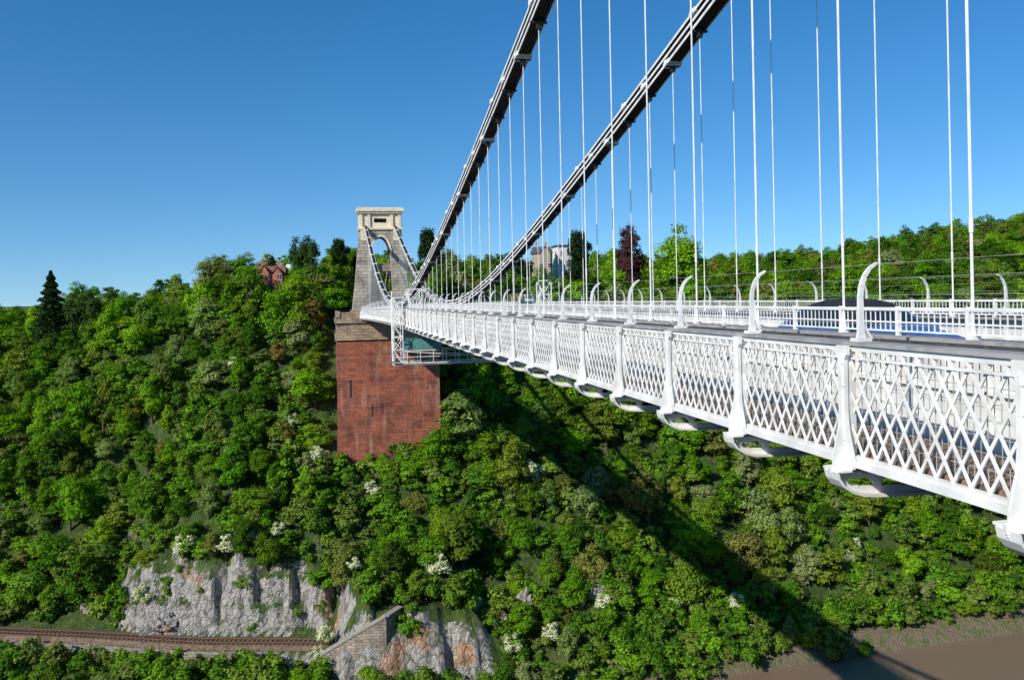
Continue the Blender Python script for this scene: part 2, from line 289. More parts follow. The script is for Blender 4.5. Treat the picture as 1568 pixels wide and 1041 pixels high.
for X,s in((L1,1),(L4,-1)):
    for a,bb in zip(ed[:-1],ed[1:]):
        za,zb=zo(a),zo(bb)
        xx=lambda u,v:(min(X+s*u,X+s*v),max(X+s*u,X+s*v))
        x0,x1=xx(-0.03,0.26); mb.sbox(x0,x1,a,bb,T+za,T+.04+za,T+zb,T+.04+zb,1)
        x0,x1=xx(0.0,0.07); mb.sbox(x0,x1,a,bb,T-.065+za,T-.004+za,T-.065+zb,T-.004+zb,0)
        x0,x1=xx(-0.01,0.05); mb.sbox(x0,x1,a,bb,T-.155+za,T-.13+za,T-.155+zb,T-.13+zb,0)
        x0,x1=xx(-0.05,0.08); mb.sbox(x0,x1,a,bb,B+za,B+.07+za,B+zb,B+.07+zb,0)
        x0,x1=xx(-0.03,0.06); mb.sbox(x0,x1,a,bb,B+.074+za,B+.12+za,B+.074+zb,B+.12+zb,0)
        npan=11; p=(bb-a)/npan; run=p*3.2; z0=B+.11; z1=T-.06
        for i in range(-4,npan+1):
            for dr in(0,1):
                ya=a+i*p+(0 if dr==0 else run); yb=ya+(run if dr==0 else -run)
                def tt(y): return (y-ya)/(yb-ya)
                t0,t1=sorted((tt(a),tt(bb))); lo=max(0,t0);hi=min(1,t1)
                if hi-lo<0.05: continue
                P=lambda t:(X+s*(0.010+0.026*dr),ya+(yb-ya)*t,z0+(z1-z0)*t+za+(zb-za)*((ya+(yb-ya)*t)-a)/(bb-a))
                mb.beam(P(lo),P(hi),0.016,0.032,(1,0,0),0)
        for i in range(1,30):
            y=a+(bb-a)*i/30; z=zo(y); q=X+s*.10
            mb.box(q-.003,q+.003,y-.004,y+.004,-1.79+z,T-.01+z,2)
        for i in range(1,8):
            zz=-1.79+i*.15; q=X+s*.10
            mb.sbox(q-.002,q+.002,a,bb,zz+za-.003,zz+za+.003,zz+zb-.003,zz+zb+.003,2)
    for y in STT:
        z=zo(y); w0,w1=0.05,0.16
        prof=[(-w1,B-.02),(w1,B-.02),(w1,B+.10),(w0+.02,B+.40),(w0,B+.6),(w0,T-.16),(w0+.04,T-.10),(w0+.04,T+.002),(-w0-.04,T+.002),(-w0-.04,T-.10),(-w0,T-.16),(-w0,B+.6),(-w0-.02,B+.40),(-w1,B+.10)]
        xa,xb=X-s*0.10,X-s*0.052
        n=len(prof)
        vs=[(xa,y+p[0],p[1]+z) for p in prof]+[(xb,y+p[0],p[1]+z) for p in prof]
        mb.add(vs,[tuple(range(n)),tuple(range(2*n-1,n-1,-1))]+[(i,i+n,(i+1)%n+n,(i+1)%n) for i in range(n)],0)
        mb.box(min(X-s*.05,X+s*.06),max(X-s*.05,X+s*.06),y-.03,y+.03,B+.12+z,T-.07+z,0)
        vs=[]
        for dy in(-.014,.014):
            vs+=[(xa,y+dy,T-.10+z),(xa-s*.035,y+dy,T-.12+z),(xa-s*.035,y+dy,B+.5+z),(xa-s*.13,y+dy,B+.10+z),(xa-s*.13,y+dy,B-.02+z),(xa,y+dy,B-.02+z)]
        mb.add(vs,[(0,1,2,3,4,5),(11,10,9,8,7,6)]+[(i,i+6,(i+1)%6+6,(i+1)%6) for i in range(6)],0)
        mb.box(min(xa,xa-s*.14),max(xa,xa-s*.14),y-.17,y+.17,B-.045+z,B-.021+z,0)
        for dz in (.18,.30,.9,1.15):
            for dy in (-.035,.035): mb.tube((xa,y+dy,B+dz+z),(xa-s*.014,y+dy,B+dz+z),.012,n=6)
mb.obj('lattice_parapets',[M_white,M_grey,M_wire],bridge)
mb=MB()
for y in STT:
    z=zo(y)
    W=L4-L1+.5; pts=[]
    n=34
    for i in range(n+1):
        u=(1-math.cos(math.pi*i/n))/2; x=(L1-.25)+W*u
        e=min(u,1-u)*W
        dz=0.28*math.sqrt(max(0,1-(1-min(1,e/0.45))**2)) + 0.10*math.sin(math.pi*u)
        pts.append((x,y,B-.045-dz+z))
    for p,q in zip(pts[:-1],pts[1:]): mb.beam(p,q,0.24,0.03,(0,1,0),0)
    mb.box(L1-.20,L4+.20,y-.10,y+.10,B-.08+z,B-.05+z,0)
    mb.box(L1-.10,L4+.10,y-.015,y+.015,B-.15+z,B-.081+z,0)
    for p,q in zip(pts[:-1],pts[1:]): mb.beam((p[0],y,p[2]+.05),(q[0],y,q[2]+.05),0.03,0.08,(0,1,0),0)
    k=int(W/.55)
    for i in range(1,k):
        x=(L1-.25)+i*W/k; u=(x-(L1-.25))/W; e=min(u,1-u)*W
        dz=0.28*math.sqrt(max(0,1-(1-min(1,e/0.45))**2)) + 0.10*math.sin(math.pi*u)
        zb_=B-.045-dz+z+.02; zt=B-.15+z; zm=(zb_+zt)/2
        prof=[(-.13,zb_),(.13,zb_),(.045,zb_+(zm-zb_)*.7),(.045,zt-(zt-zm)*.7),(.13,zt),(-.13,zt),(-.045,zt-(zt-zm)*.7),(-.045,zb_+(zm-zb_)*.7)]
        vs=[(x+a,y-.014,c) for a,c in prof]+[(x+a,y+.014,c) for a,c in prof]
        mb.add(vs,[tuple(range(8)),tuple(range(15,7,-1))]+[(j,j+8,(j+1)%8+8,(j+1)%8) for j in range(8)],0)
mb.obj('cross_girders',[M_white],bridge)
mb=MB()
for X in(L2,L3):
    for a,bb in zip(ed[:-1],ed[1:]):
        za,zb=zo(a),zo(bb)
        sb=lambda x0,x1,z0,z1,mi:mb.sbox(X+x0,X+x1,a,bb,z0+za,z1+za,z0+zb,z1+zb,mi)
        sb(-.012,.012,-1.96,-.62,1); sb(-.24,.24,-.62,-.585,2); sb(-.07,-.02,-1.2,-1.16,0)
        sb(-.025,.025,-.26,-.215,0); sb(-.012,.012,-.42,-.40,0); sb(-.02,.02,-.535,-.515,0)
        k=4
        for i in range(k):
            y=a+(i+.5)*(bb-a)/k; z=zo(y)
            mb.box(X-.07,X-.013,y-.02,y+.02,-1.95+z,-.622+z,0)
            mb.box(X+.013,X+.07,y-.02,y+.02,-1.95+z,-.622+z,0)
        k=24
        for i in range(k):
            y=a+(i+.5)*(bb-a)/k; z=zo(y); mb.box(X-.006,X+.006,y-.006,y+.006,-.516+z,-.258+z,0)
        y=(a+bb)/2
        for y in(a,y): mb.box(X-.03,X+.03,y-.02,y+.02,-.584+zo(y),-.20+zo(y),0)
mb.obj('longitudinal_girders',[M_white,M_panel,M_grey],bridge)
mb=MB()
for X,s in((L1+.16,1),(L4-.16,-1)):
    rows=[[] for _ in range(5)]
    for y in STT:
        z=zo(y)-.56
        pts=[(0,0),(0,.12),(0.0,.5),(.015,.62),(.06,.74),(.13,.83),(.22,.885)]
        ws=[.12,.075,.055,.05,.045,.036,.026]
        for i in range(len(pts)-1):
            p,q=pts[i],pts[i+1]
            mb.beam((X+s*p[0],y,z+p[1]),(X+s*q[0],y,z+q[1]),.04,ws[i],(0,1,0),0,w1=.04,h1=ws[i+1])
        mb.box(X-.09,X+.09,y-.07,y+.07,z,z+.04,0)
        mb.beam((X+s*.02,y,z+.2),(X+s*.14,y,z+.02),.025,.025,(0,1,0),0)
        for j,q in enumerate([(0.03,.2),(.03,.36),(.03,.52),(.07,.70),(.2,.87)]): rows[j].append((X+s*q[0],y,z+q[1]))
    for r in rows:
        for p,q in zip(r[:-1],r[1:]): mb.beam(p,q,.0035,.0035,(1,0,0),1)
mb.obj('curved_fence_brackets',[M_white,M_wire],bridge)
mb=MB()
HY=[8.09+S*k for k in range(-7,67)]
OFF=(.29,0,-.29)
def chain_run(X,pts):
    for li,off in enumerate(OFF):
        for i in range(len(pts)-1):
            p=Vector((X,pts[i][0],pts[i][1]+off)); q=Vector((X,pts[i+1][0],pts[i+1][1]+off))
            for dx in(-.25,.25): mb.beam(p+Vector((dx,0,0)),q+Vector((dx,0,0)),.035,.11,(1,0,0),0)
            for dx in(-.15,-.05,.05,.15): mb.beam(p+Vector((dx,0,0)),q+Vector((dx,0,0)),.045,.12,(1,0,0),1)  # inner bars coloured dark to paint in the shade below and between them
            mb.beam(p,q,.46,.03,(1,0,0),1)  # dark web, also painted as shade between the bars
            if (i+li)%3==0:
                mb.tube(p+Vector((-.33,0,0)),p+Vector((.33,0,0)),.13,n=10,mi=0)
                d=(q-p).normalized()
                mb.beam(p-d*.26,p+d*.26,.59,.17,(1,0,0),0)
for X in(L2,L3):
    chain_run(X,[(y,Zc(y)) for y in HY if y<171]+[(171.5,15.5)])
    n=16
    chain_run(X,[(175.5+i*(44/n),15.5-17.5*i/n-0.9*math.sin(math.pi*i/n)) for i in range(n+1)])
    P=[(y,Zc(y)) for y in HY if y<171]
    for p,q in zip(P[:-1],P[1:]): mb.beam((X,p[0],p[1]-.0),(X,q[0],q[1]-.0),.30,.46,(1,0,0),1)  # dark filler between chain layers, gap shade put into its colour
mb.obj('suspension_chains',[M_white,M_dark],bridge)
mb=MB()
for X in(L2,L3):
    for k,y in enumerate(HY):
        if y>163: continue
        zc=Zc(y); zb=-.585+zo(y)
        if zc-.3<zb+.25: continue
        mb.tube((X,y,zb),(X,y,zc-.2),.0185,n=6)
        mb.tube((X,y,zb),(X,y,zb+.16),.045,.03,n=8)
        mb.box(X-.06,X+.06,y-.05,y+.05,zb,zb+.05)
        if zc>2.5: mb.tube((X,y,zb+1.25),(X,y,zb+1.42),.026,n=8)
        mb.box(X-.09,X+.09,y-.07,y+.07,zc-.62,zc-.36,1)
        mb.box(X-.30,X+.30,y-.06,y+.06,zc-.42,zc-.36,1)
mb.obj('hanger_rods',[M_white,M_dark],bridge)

# ------------------------------------------------------------------ tower
tower=empty('stone_bridge_tower'); TY=173.5; CX=10.35; ZB=-3.0
mb=MB()
def ow(z): return np.interp(z,[ZB,-1,3,14.9],[6.1,5.95,5.45,4.25])
def od(z): return np.interp(z,[ZB,14.9],[3.6,2.5])
def op(z):
    if z<9.5: return float(np.interp(z,[ZB,9.5],[2.6,1.9]))
    if z>=13.4: return 0.0
    return 1.9*math.sqrt(max(0,1-((z-9.5)/3.9)**2))
lv=sorted(set([ZB+i*(12.5/16) for i in range(17)]+[9.5+3.9*math.sin(i/12*math.pi/2) for i in range(13)]))
for sgn in(-1,1):
    rings=[]
    for z in lv:
        o=sgn*ow(z); i_=sgn*op(z); d=od(z)
        rings.append([(CX+o,TY-d,z),(CX+i_,TY-d,z),(CX+i_,TY+d,z),(CX+o,TY+d,z)])
    vs=[p for r in rings for p in r]; fs=[]
    for k in range(len(lv)-1):
        for j in range(4): fs.append((k*4+j,k*4+(j+1)%4,(k+1)*4+(j+1)%4,(k+1)*4+j))
    mb.add(vs,fs,0)
w=float(ow(13.4)); d=float(od(13.4)); w2=float(ow(14.9)); d2=float(od(14.9))
mb.add([(CX-w,TY-d,13.4),(CX+w,TY-d,13.4),(CX+w,TY+d,13.4),(CX-w,TY+d,13.4),(CX-w2,TY-d2,14.9),(CX+w2,TY-d2,14.9),(CX+w2,TY+d2,14.9),(CX-w2,TY+d2,14.9)],
       [(4,5,6,7),(0,1,5,4),(1,2,6,5),(2,3,7,6),(3,0,4,7)],0)
mb.box(CX-2.6,CX+2.6,TY-1.3,TY+1.3,6.3,7.9,0)
mb.obj('tower_shaft',[M_tower],tower)
mb=MB()
for sgn in(-1,1):
    a=CX+sgn*6.35; b2=CX+sgn*2.5
    mb.box(min(a,b2),max(a,b2),TY-3.9,TY+3.9,ZB,ZB+1.3,0)
mb.obj('tower_plinth',[M_beige],tower)
mb=MB()
mb.box(CX-4.55,CX+4.55,TY-2.8,TY+2.8,14.9,15.3,0)
mb.box(CX-4.1,CX+4.1,TY-2.2,TY+2.2,15.3,16.4,0)
mb.box(CX-4.1,CX+4.1,TY-2.2,TY+2.2,17.3,18.3,0)
for x0,x1 in((-4.1,-1.3),(1.3,4.1)): mb.box(CX+x0,CX+x1,TY-2.2,TY+2.2,16.4,17.3,0)
mb.box(CX-1.3,CX+1.3,TY-1.0,TY+1.0,16.4,17.3,1)  # dark block painted as the shade inside the attic window
for x in(-3.95,-2.35,2.35,3.95):
    mb.box(CX+x-.3,CX+x+.3,TY-2.5,TY-2.2,15.3,18.3,0); mb.box(CX+x-.3,CX+x+.3,TY+2.2,TY+2.5,15.3,18.3,0)
for y in(-1.7,0,1.7):
    mb.box(CX-4.4,CX-4.1,TY+y-.3,TY+y+.3,15.3,18.3,0); mb.box(CX+4.1,CX+4.4,TY+y-.3,TY+y+.3,15.3,18.3,0)
mb.box(CX-4.6,CX+4.6,TY-2.75,TY+2.75,18.3,18.7,0)
mb.box(CX-4.85,CX+4.85,TY-3.0,TY+3.0,18.7,19.3,0)
mb.box(CX-4.6,CX+4.6,TY-2.75,TY+2.75,19.3,19.5,0)
for sgn in(-1,1):
    mb.box(*sorted((CX+sgn*2.6,CX+sgn*4.1)),TY-2.75,TY-2.6,12.6,14.9,0)
pts=[]
for i in range(25):
    th=math.pi*i/24; pts.append((CX-2.1*math.cos(th),9.5+4.1*math.sin(th)))
for p,q in zip(pts[:-1],pts[1:]):
    zz=(p[1]+q[1])/2; yy=TY-float(od(zz))-.05
    mb.beam((p[0],yy,p[1]),(q[0],yy,q[1]),.3,.35,(0,1,0),0)
mb.obj('tower_attic_and_cornice',[M_cream,M_hole],tower)

# ------------------------------------------------------------------ abutment
ab=empty('sandstone_abutment')
mb=MB(); AX0,AX1,AY0,AY1=1.0,21.2,165.0,206.0
def frust(x0,x1,y0,y1,z0,z1,bat,mi):
    mb.add([(x0-bat,y0-bat,z0),(x1+bat,y0-bat,z0),(x1+bat,y1,z0),(x0-bat,y1,z0),(x0,y0,z1),(x1,y0,z1),(x1,y1,z1),(x0,y1,z1)],
           [(3,2,1,0),(4,5,6,7),(0,1,5,4),(1,2,6,5),(2,3,7,6),(3,0,4,7)],mi)
frust(AX0,AX1,AY0,AY1,-26.0,-7.6,0.15,0)
frust(AX0-.2,AX1+.2,AY0-.2,AY1,-44,-26.0,0.8,0)
mb.box(AX0+2.3,AX0+2.6,AY0-.16,AY0-.02,-19,-15.5,1); mb.box(AX0+6.5,AX0+6.75,AY0-.16,AY0-.02,-23,-20.5,1)
mb.obj('red_sandstone_walls',[M_red,M_hole],ab)
mb=MB()
mb.box(AX0-.35,AX1+.35,AY0-.35,AY1,-7.6,-7.1)
mb.box(AX0-.05,AX1+.05,AY0-.05,AY1,-7.1,-4.2)
mb.box(AX0-.4,AX1+.4,AY0-.4,AY1,-4.2,-3.6)
mb.box(AX0-.15,AX1+.15,AY0-.15,AY1,-3.6,-3.05)
for x in(AX0-.1,AX1-.4): mb.box(x,x+.5,AY0-.1,AY1,-3.05,-2.0)
mb.box(AX0+.4,L1-.2,AY0-.1,AY0+.4,-3.05,-2.0); mb.box(L4+.2,AX1-.4,AY0-.1,AY0+.4,-3.05,-2.0)
for x in (AX0-.2,AX1-.7): mb.box(x,x+.9,AY0-.3,AY0+.6,-3.05,-1.75)
mb.obj('beige_parapet_band',[M_beige],ab)
mb=MB(); mb.box(L2,L3,AY0,AY1+60,-3.04,-2.99); mb.obj('approach_road',[M_asph],ab)
ab2=empty('near_abutment')
mb=MB(); mb.box(-4,24,-40,1.0,-30,-2.3); mb.obj('brick_walls',[M_red],ab2)
mb=MB(); mb.box(-4,L1-.4,-40,1.1,-2.3,-1.7); mb.obj('viewing_terrace',[M_beige],ab2)

# ------------------------------------------------------------------ maintenance gantry
gn=empty('maintenance_gantry'); mb=MB()
gy=64.0
def scaff(x0,x1,y0,y1,z0,z1,nz_,r=.045):
    for x in(x0,x1):
        for y in(y0,y1): mb.tube((x,y,z0),(x,y,z1),r,n=6)
    for i in range(nz_+1):
        z=z0+(z1-z0)*i/nz_
        mb.beam((x0,y0,z),(x1,y0,z),.07,.07,(0,0,1)); mb.beam((x0,y1,z),(x1,y1,z),.07,.07,(0,0,1))
        mb.beam((x0,y0,z),(x0,y1,z),.07,.07,(0,0,1)); mb.beam((x1,y0,z),(x1,y1,z),.07,.07,(0,0,1))
        if i<nz_:
            z2=z0+(z1-z0)*(i+1)/nz_
            a,b_=(x0,x1) if i%2 else (x1,x0)
            mb.tube((a,y0,z),(b_,y0,z2),r*.8,n=5); mb.tube((x0,y0,z),(x0,y1,z2),r*.8,n=5); mb.tube((a,y1,z),(b_,y1,z2),r*.8,n=5)
scaff(4.75,5.45,gy,gy+2.2,-4.9,.2,5)
scaff(15.3,15.9,gy-6,gy-4,-4.9,1.3,6)
scaff(5.9,6.9,gy-1,gy+1,-1.7,.9,2)
for y in(gy+.8,gy+1.2): mb.tube((4.7,y,-4.8),(4.7,y,.8),.03,n=5)
scaff(4.75,16,gy,gy+2.2,-4.9,-3.9,1)
for i in range(12):
    x=4.75+i*(11.25/11); mb.tube((x,gy,-4.9),(x,gy,-3.9),.03,n=5); mb.tube((x,gy+2.2,-4.9),(x,gy+2.2,-3.9),.03,n=5)
mb.beam((4.75,gy-.03,-4.4),(16,gy-.03,-4.4),.05,.05,(0,0,1))
mb.beam((4.75,gy-.03,-3.2),(5.6,gy-.03,-4.0),.05,.05,(0,1,0))
mb.obj('scaffold_frame',[M_white],gn)
mb=MB(); mb.box(4.7,16,gy+.05,gy+2.15,-5.05,-4.95); mb.obj('platform_boards',[M_panel],gn)
mb=MB(); mb.box(5.6,8.6,gy+.5,gy+1.9,-3.85,-3.15); mb.box(5.5,7.9,gy+.6,gy+1.8,-3.15,-3.0); mb.obj('teal_equipment_box',[M_teal],gn)
mb=MB()
for x in(4.9,15.5):
    mb.box(x-.1,x+.7,gy-.1,gy+2.3,.22,.30); mb.box(x+.2,x+.6,gy+.1,gy+1.9,-.2,.2)
mb.obj('winch_housings',[M_panel],gn)

# ------------------------------------------------------------------ car
def paintmat(name,c):
    m,nt,b=new_mat(name); b.inputs['Base Color'].default_value=(*c,1); b.inputs['Coat Weight'].default_value=.4; b.inputs['Metallic'].default_value=.1
    nz=N(nt,'ShaderNodeTexNoise'); nz.inputs['Scale'].default_value=40; mr=N(nt,'ShaderNodeMapRange'); mr.inputs[3].default_value=.25; mr.inputs[4].default_value=.35
    nt.links.new(nz.outputs['Fac'],mr.inputs[0]); nt.links.new(mr.outputs[0],b.inputs['Roughness']); return m
def make_car(name,loc,paint):
    e=empty(name,loc); e.scale=(1,1,1.10)
    stt=[(-2.12,.38,.62,.62,.62,.60),(-2.05,.25,.70,.71,.78,.72),(-1.7,.22,.80,.82,.86,.78),(-1.15,.22,.90,.93,.88,.78),(-.95,.22,.93,.97,.885,.76),
         (-.45,.22,.95,1.28,.89,.64),(-.15,.22,.95,1.43,.89,.60),(.5,.22,.96,1.47,.89,.60),(1.1,.22,.97,1.43,.89,.60),(1.55,.23,.98,1.27,.87,.62),(1.9,.26,.97,1.02,.84,.70),(2.08,.35,.90,.91,.78,.68),(2.13,.45,.62,.63,.70,.6)]
    mb=MB(); rings=[]
    for y,zs,zb,zr,wb,wr in stt:
        rings.append([(-wb*.92,y,zs),(-wb,y,(zs+zb)/2),(-wb*.97,y,zb),(-wr,y,zr-(.04 if zr>zb+.1 else .0)),(-wr*.5,y,zr+.02),(wr*.5,y,zr+.02),(wr,y,zr-(.04 if zr>zb+.1 else 0)),(wb*.97,y,zb),(wb,y,(zs+zb)/2),(wb*.92,y,zs)])
    n=10
    for k in range(len(rings)-1):
        for j in range(n):
            a=rings[k];b_=rings[k+1]; j2=(j+1)%n
            glass = (j in(2,6) and 4<=k<=8) or (j in (3,4,5) and k in(4,9))
            mi=1 if glass else (2 if (j in(3,4,5) and k in(5,6,7,8)) else 0)
            mb.add([a[j],b_[j],b_[j2],a[j2]],[(0,1,2,3)],mi)
    mb.add(rings[0],[tuple(range(n))],0); mb.add(rings[-1],[tuple(range(n-1,-1,-1))],0)
    o=mb.obj('body',[paint,M_glass,M_roof],e)
    import bmesh
    bm=bmesh.new(); bm.from_mesh(o.data); bmesh.ops.remove_doubles(bm,verts=bm.verts,dist=.001); bmesh.ops.recalc_face_normals(bm,faces=bm.faces); bm.to_mesh(o.data); bm.free()
    for p in o.data.polygons: p.use_smooth=True
    sm=o.modifiers.new('s','SUBSURF'); sm.levels=2; sm.render_levels=2
    mb=MB()
    for x in(-.8,.8):
        for y in(-1.32,1.3):
            mb.tube((x-.1,y,.31),(x+.1,y,.31),.31,n=20); mb.tube((x-.11,y,.31),(x+.11,y,.31),.19,n=12,mi=1)
    mb.obj('wheels',[M_dark,M_wire],e)
    mb=MB()
    for x in(-.66,.66): mb.box(x-.14,x+.14,2.02,2.10,.72,.84,0); mb.box(x-.16,x+.16,-2.09,-2.0,.58,.70,1)
    mb.obj('lamps',[simple('tail_lamp_red',(.5,.02,.01)),simple('lamp_glass',(.7,.7,.7),rough=.1)],e)
    mb=MB()
    for x in(-1,1): mb.box(x*.95-.08,x*.95+.08,-.72,-.62,.93,1.05)
    mb.obj('door_mirrors',[paint],e)
    return e
M_glass=paintmat('car_glass',(.015,.02,.025)); M_roof=simple('dark_car_roof',(.02,.02,.022),rough=.65)
make_car('car',(10.2,14.0,-1.748),paintmat('blue_car_paint',(.05,.13,.35)))

# ------------------------------------------------------------------ foliage
GREENS=[(0.055,0.14,0.010),(0.12,0.28,0.012),(0.20,0.38,0.018),(0.07,0.16,0.018),(0.21,0.35,0.02),(0.04,0.10,0.012),(0.22,0.29,0.035),(0.09,0.26,0.012),(0.15,0.31,0.012),(0.035,0.085,0.012),(0.22,0.23,0.06),(0.10,0.24,0.025),(0.26,0.31,0.13),(0.14,0.31,0.018),(0.045,0.12,0.012)]
M_leaf=leafmat('broadleaf_foliage',GREENS)
M_bush=leafmat('shrub_foliage',[(0.10,0.24,0.02),(0.16,0.32,0.02),(0.06,0.16,0.015),(0.19,0.29,0.04),(0.13,0.19,0.05)])
M_pine=leafmat('conifer_needles',[(0.025,0.055,0.02),(0.04,0.08,0.02)],trans=.15)
M_copper=leafmat('copper_leaves',[(0.07,0.03,0.04),(0.085,0.04,0.035)],trans=.2)
M_blos=leafmat('hawthorn_blossom',[(0.78,0.80,0.66),(0.68,0.72,0.55)],spread=.25)
M_bronze=leafmat('bronze_leaves',[(0.26,0.20,0.05),(0.22,0.18,0.045)])

def rdir(n):
    v=rng.normal(size=(n,3)); return v/np.linalg.norm(v,axis=1)[:,None]
def leaves(pos,nor,size):
    n=len(pos); nor=nor/np.linalg.norm(nor,axis=1)[:,None]
    a=np.cross(nor,rdir(n)); a/=np.linalg.norm(a,axis=1)[:,None]+1e-9; b=np.cross(nor,a)
    sz=size*(.55+.9*rng.random(n))[:,None]
    return np.stack([pos-a*sz*.5,pos+b*sz*.38,pos+a*sz*.5,pos-b*sz*.38],1).reshape(-1,3)
def build_tree(name,H,R,nleaf,leaf,mats,kind='broad',seed=0,nl=26,base=.18,white=0.0):
    global rng; rng=np.random.default_rng(seed+100)
    mb=MB()
    lean=rng.normal(size=2)*.35
    r0=.03*H if kind!='bush' else .05
    segs=5; pv=(0,0,-1.5)
    for i in range(segs):
        u=(i+1)/segs; q=(lean[0]*u+rng.normal()*.06*H/8,lean[1]*u+rng.normal()*.06*H/8,H*(.9 if kind=='fir' else .72)*u)
        mb.tube(pv,q,r0*(1-.8*i/segs),r0*(1-.8*(i+1)/segs),n=6,mi=0,cap=False); pv=q
    if kind in('broad','bush'):
        cz=H*(base+1)/2; hz=H*(1-base)/2
        C=[];Rr=[]; el=1+.25*rng.normal(); 
        for i in range(nl):
            d=rdir(1)[0]; q=rng.random()**.4
            c=np.array([d[0]*R*.82*q*el,d[1]*R*.82*q/el,cz+d[2]*hz*.80*q])
            f=1-.45*max(0,(c[2]-cz)/hz)
            c[0]*=f;c[1]*=f
            C.append(c);Rr.append(R*(.13+.24*rng.random()**1.3))
        C=np.array(C);Rr=np.array(Rr)
        for c in C[::3]:
            mb.tube((lean[0]*.5,lean[1]*.5,H*(.2+.3*rng.random())),tuple(c),r0*.35,r0*.08,n=4,mi=0,cap=False)
        pr=Rr**2/np.sum(Rr**2); idx=rng.choice(nl,nleaf,p=pr)
        d=rdir(nleaf); d[:,2]=np.where(d[:,2]<-.3,-d[:,2],d[:,2])
        ph=rng.random((nl,2))*6
        lump=1+.28*np.sin(d[:,0]*6+ph[idx,0])*np.sin(d[:,1]*7+ph[idx,1])+.15*np.sin(d[:,2]*9+ph[idx,1])
        rad=Rr[idx]*(.6+.52*rng.random(nleaf))*lump
        pos=C[idx]+d*rad[:,None]*np.array([1.15,1.15,.95])
        gc=(pos-np.array([0,0,cz*.8])); gc/=np.linalg.norm(gc,axis=1)[:,None]+1e-6
        nor=d*.75+gc*.5+rdir(nleaf)*.55+np.array([0,0,.25])
        POS=pos;NOR=nor
    elif kind=='fir':
        k=int(nleaf); u=rng.random(k)**.75; z=H*(.12+.88*u)
        rr=R*(1-u)**.8*(.35+.75*rng.random(k))*(1+.3*np.sin(u*70)); th=rng.random(k)*6.283
        arm=np.round(th*6/6.283)*6.283/6+np.floor(u*14)*1.3; th=arm+rng.normal(size=k)*.38
        POS=np.stack([np.cos(th)*rr,np.sin(th)*rr,z-rr*.22+.2],1)
        NOR=rdir(k)*.8+np.array([0,0,.6])
    elif kind=='cedar':
        P=[];Nn=[]; npl=18
        for i in range(npl):
            u=i/npl; z=H*(.25+.73*u); th=rng.random()*6.28; off=R*(1-.6*u)*.6*(rng.random()*.6+.4)
            c=np.array([math.cos(th)*off,math.sin(th)*off,z]); pr=R*(.48-.18*u)
            mb.tube((0,0,z-.8),tuple(c),.12,.05,n=5,mi=0,cap=False)
            k=nleaf//npl; a=rng.random(k)*6.283; r_=np.sqrt(rng.random(k))*pr
            P.append(c+np.stack([np.cos(a)*r_,np.sin(a)*r_,rng.normal(size=k)*.35*H/12-r_*.12],1)); Nn.append(rdir(k)*.6+np.array([0,0,.8]))
        POS=np.concatenate(P);NOR=np.concatenate(Nn)
    LV=leaves(POS,NOR,leaf)
    o=len(mb.v); mb.v.extend(LV.tolist()); n=len(POS)
    mb.f.extend([(o+4*i,o+4*i+1,o+4*i+2,o+4*i+3) for i in range(n)])
    if white>0:
        wm=(rng.random(n)<white)&(NOR[:,2]>0)
        mb.m.extend([2 if q else 1 for q in wm])
    else: mb.m.extend([1]*n)
    me=bpy.data.meshes.new(name); me.from_pydata(mb.v,[],mb.f); me.update()
    for q in mats: me.materials.append(q)
    me.polygons.foreach_set('material_index',mb.m)
    return me
protoc=bpy.data.collections.new('woodland_tree_kinds')
def proto(name,me):
    o=bpy.data.objects.new(name,me); protoc.objects.link(o)
NB=10
for i in range(NB):
    proto('a%02d_broadleaf'%i,build_tree('broadleaf_%d'%i,8.5+1.2*(i%4),3.4+.55*(i%3),5600,.38,[M_bark,M_leaf],'broad',i,nl=30+i*4,base=.05))
for i in range(4):
    proto('b%02d_shrub'%i,build_tree('shrub_%d'%i,3.0,2.0,1100,.30,[M_bark,M_bush],'bush',20+i,nl=16,base=.0))
proto('c00_bronze',build_tree('bronze_tree',9,3.6,4500,.38,[M_bark,M_bronze],'broad',40,nl=30,base=.08))

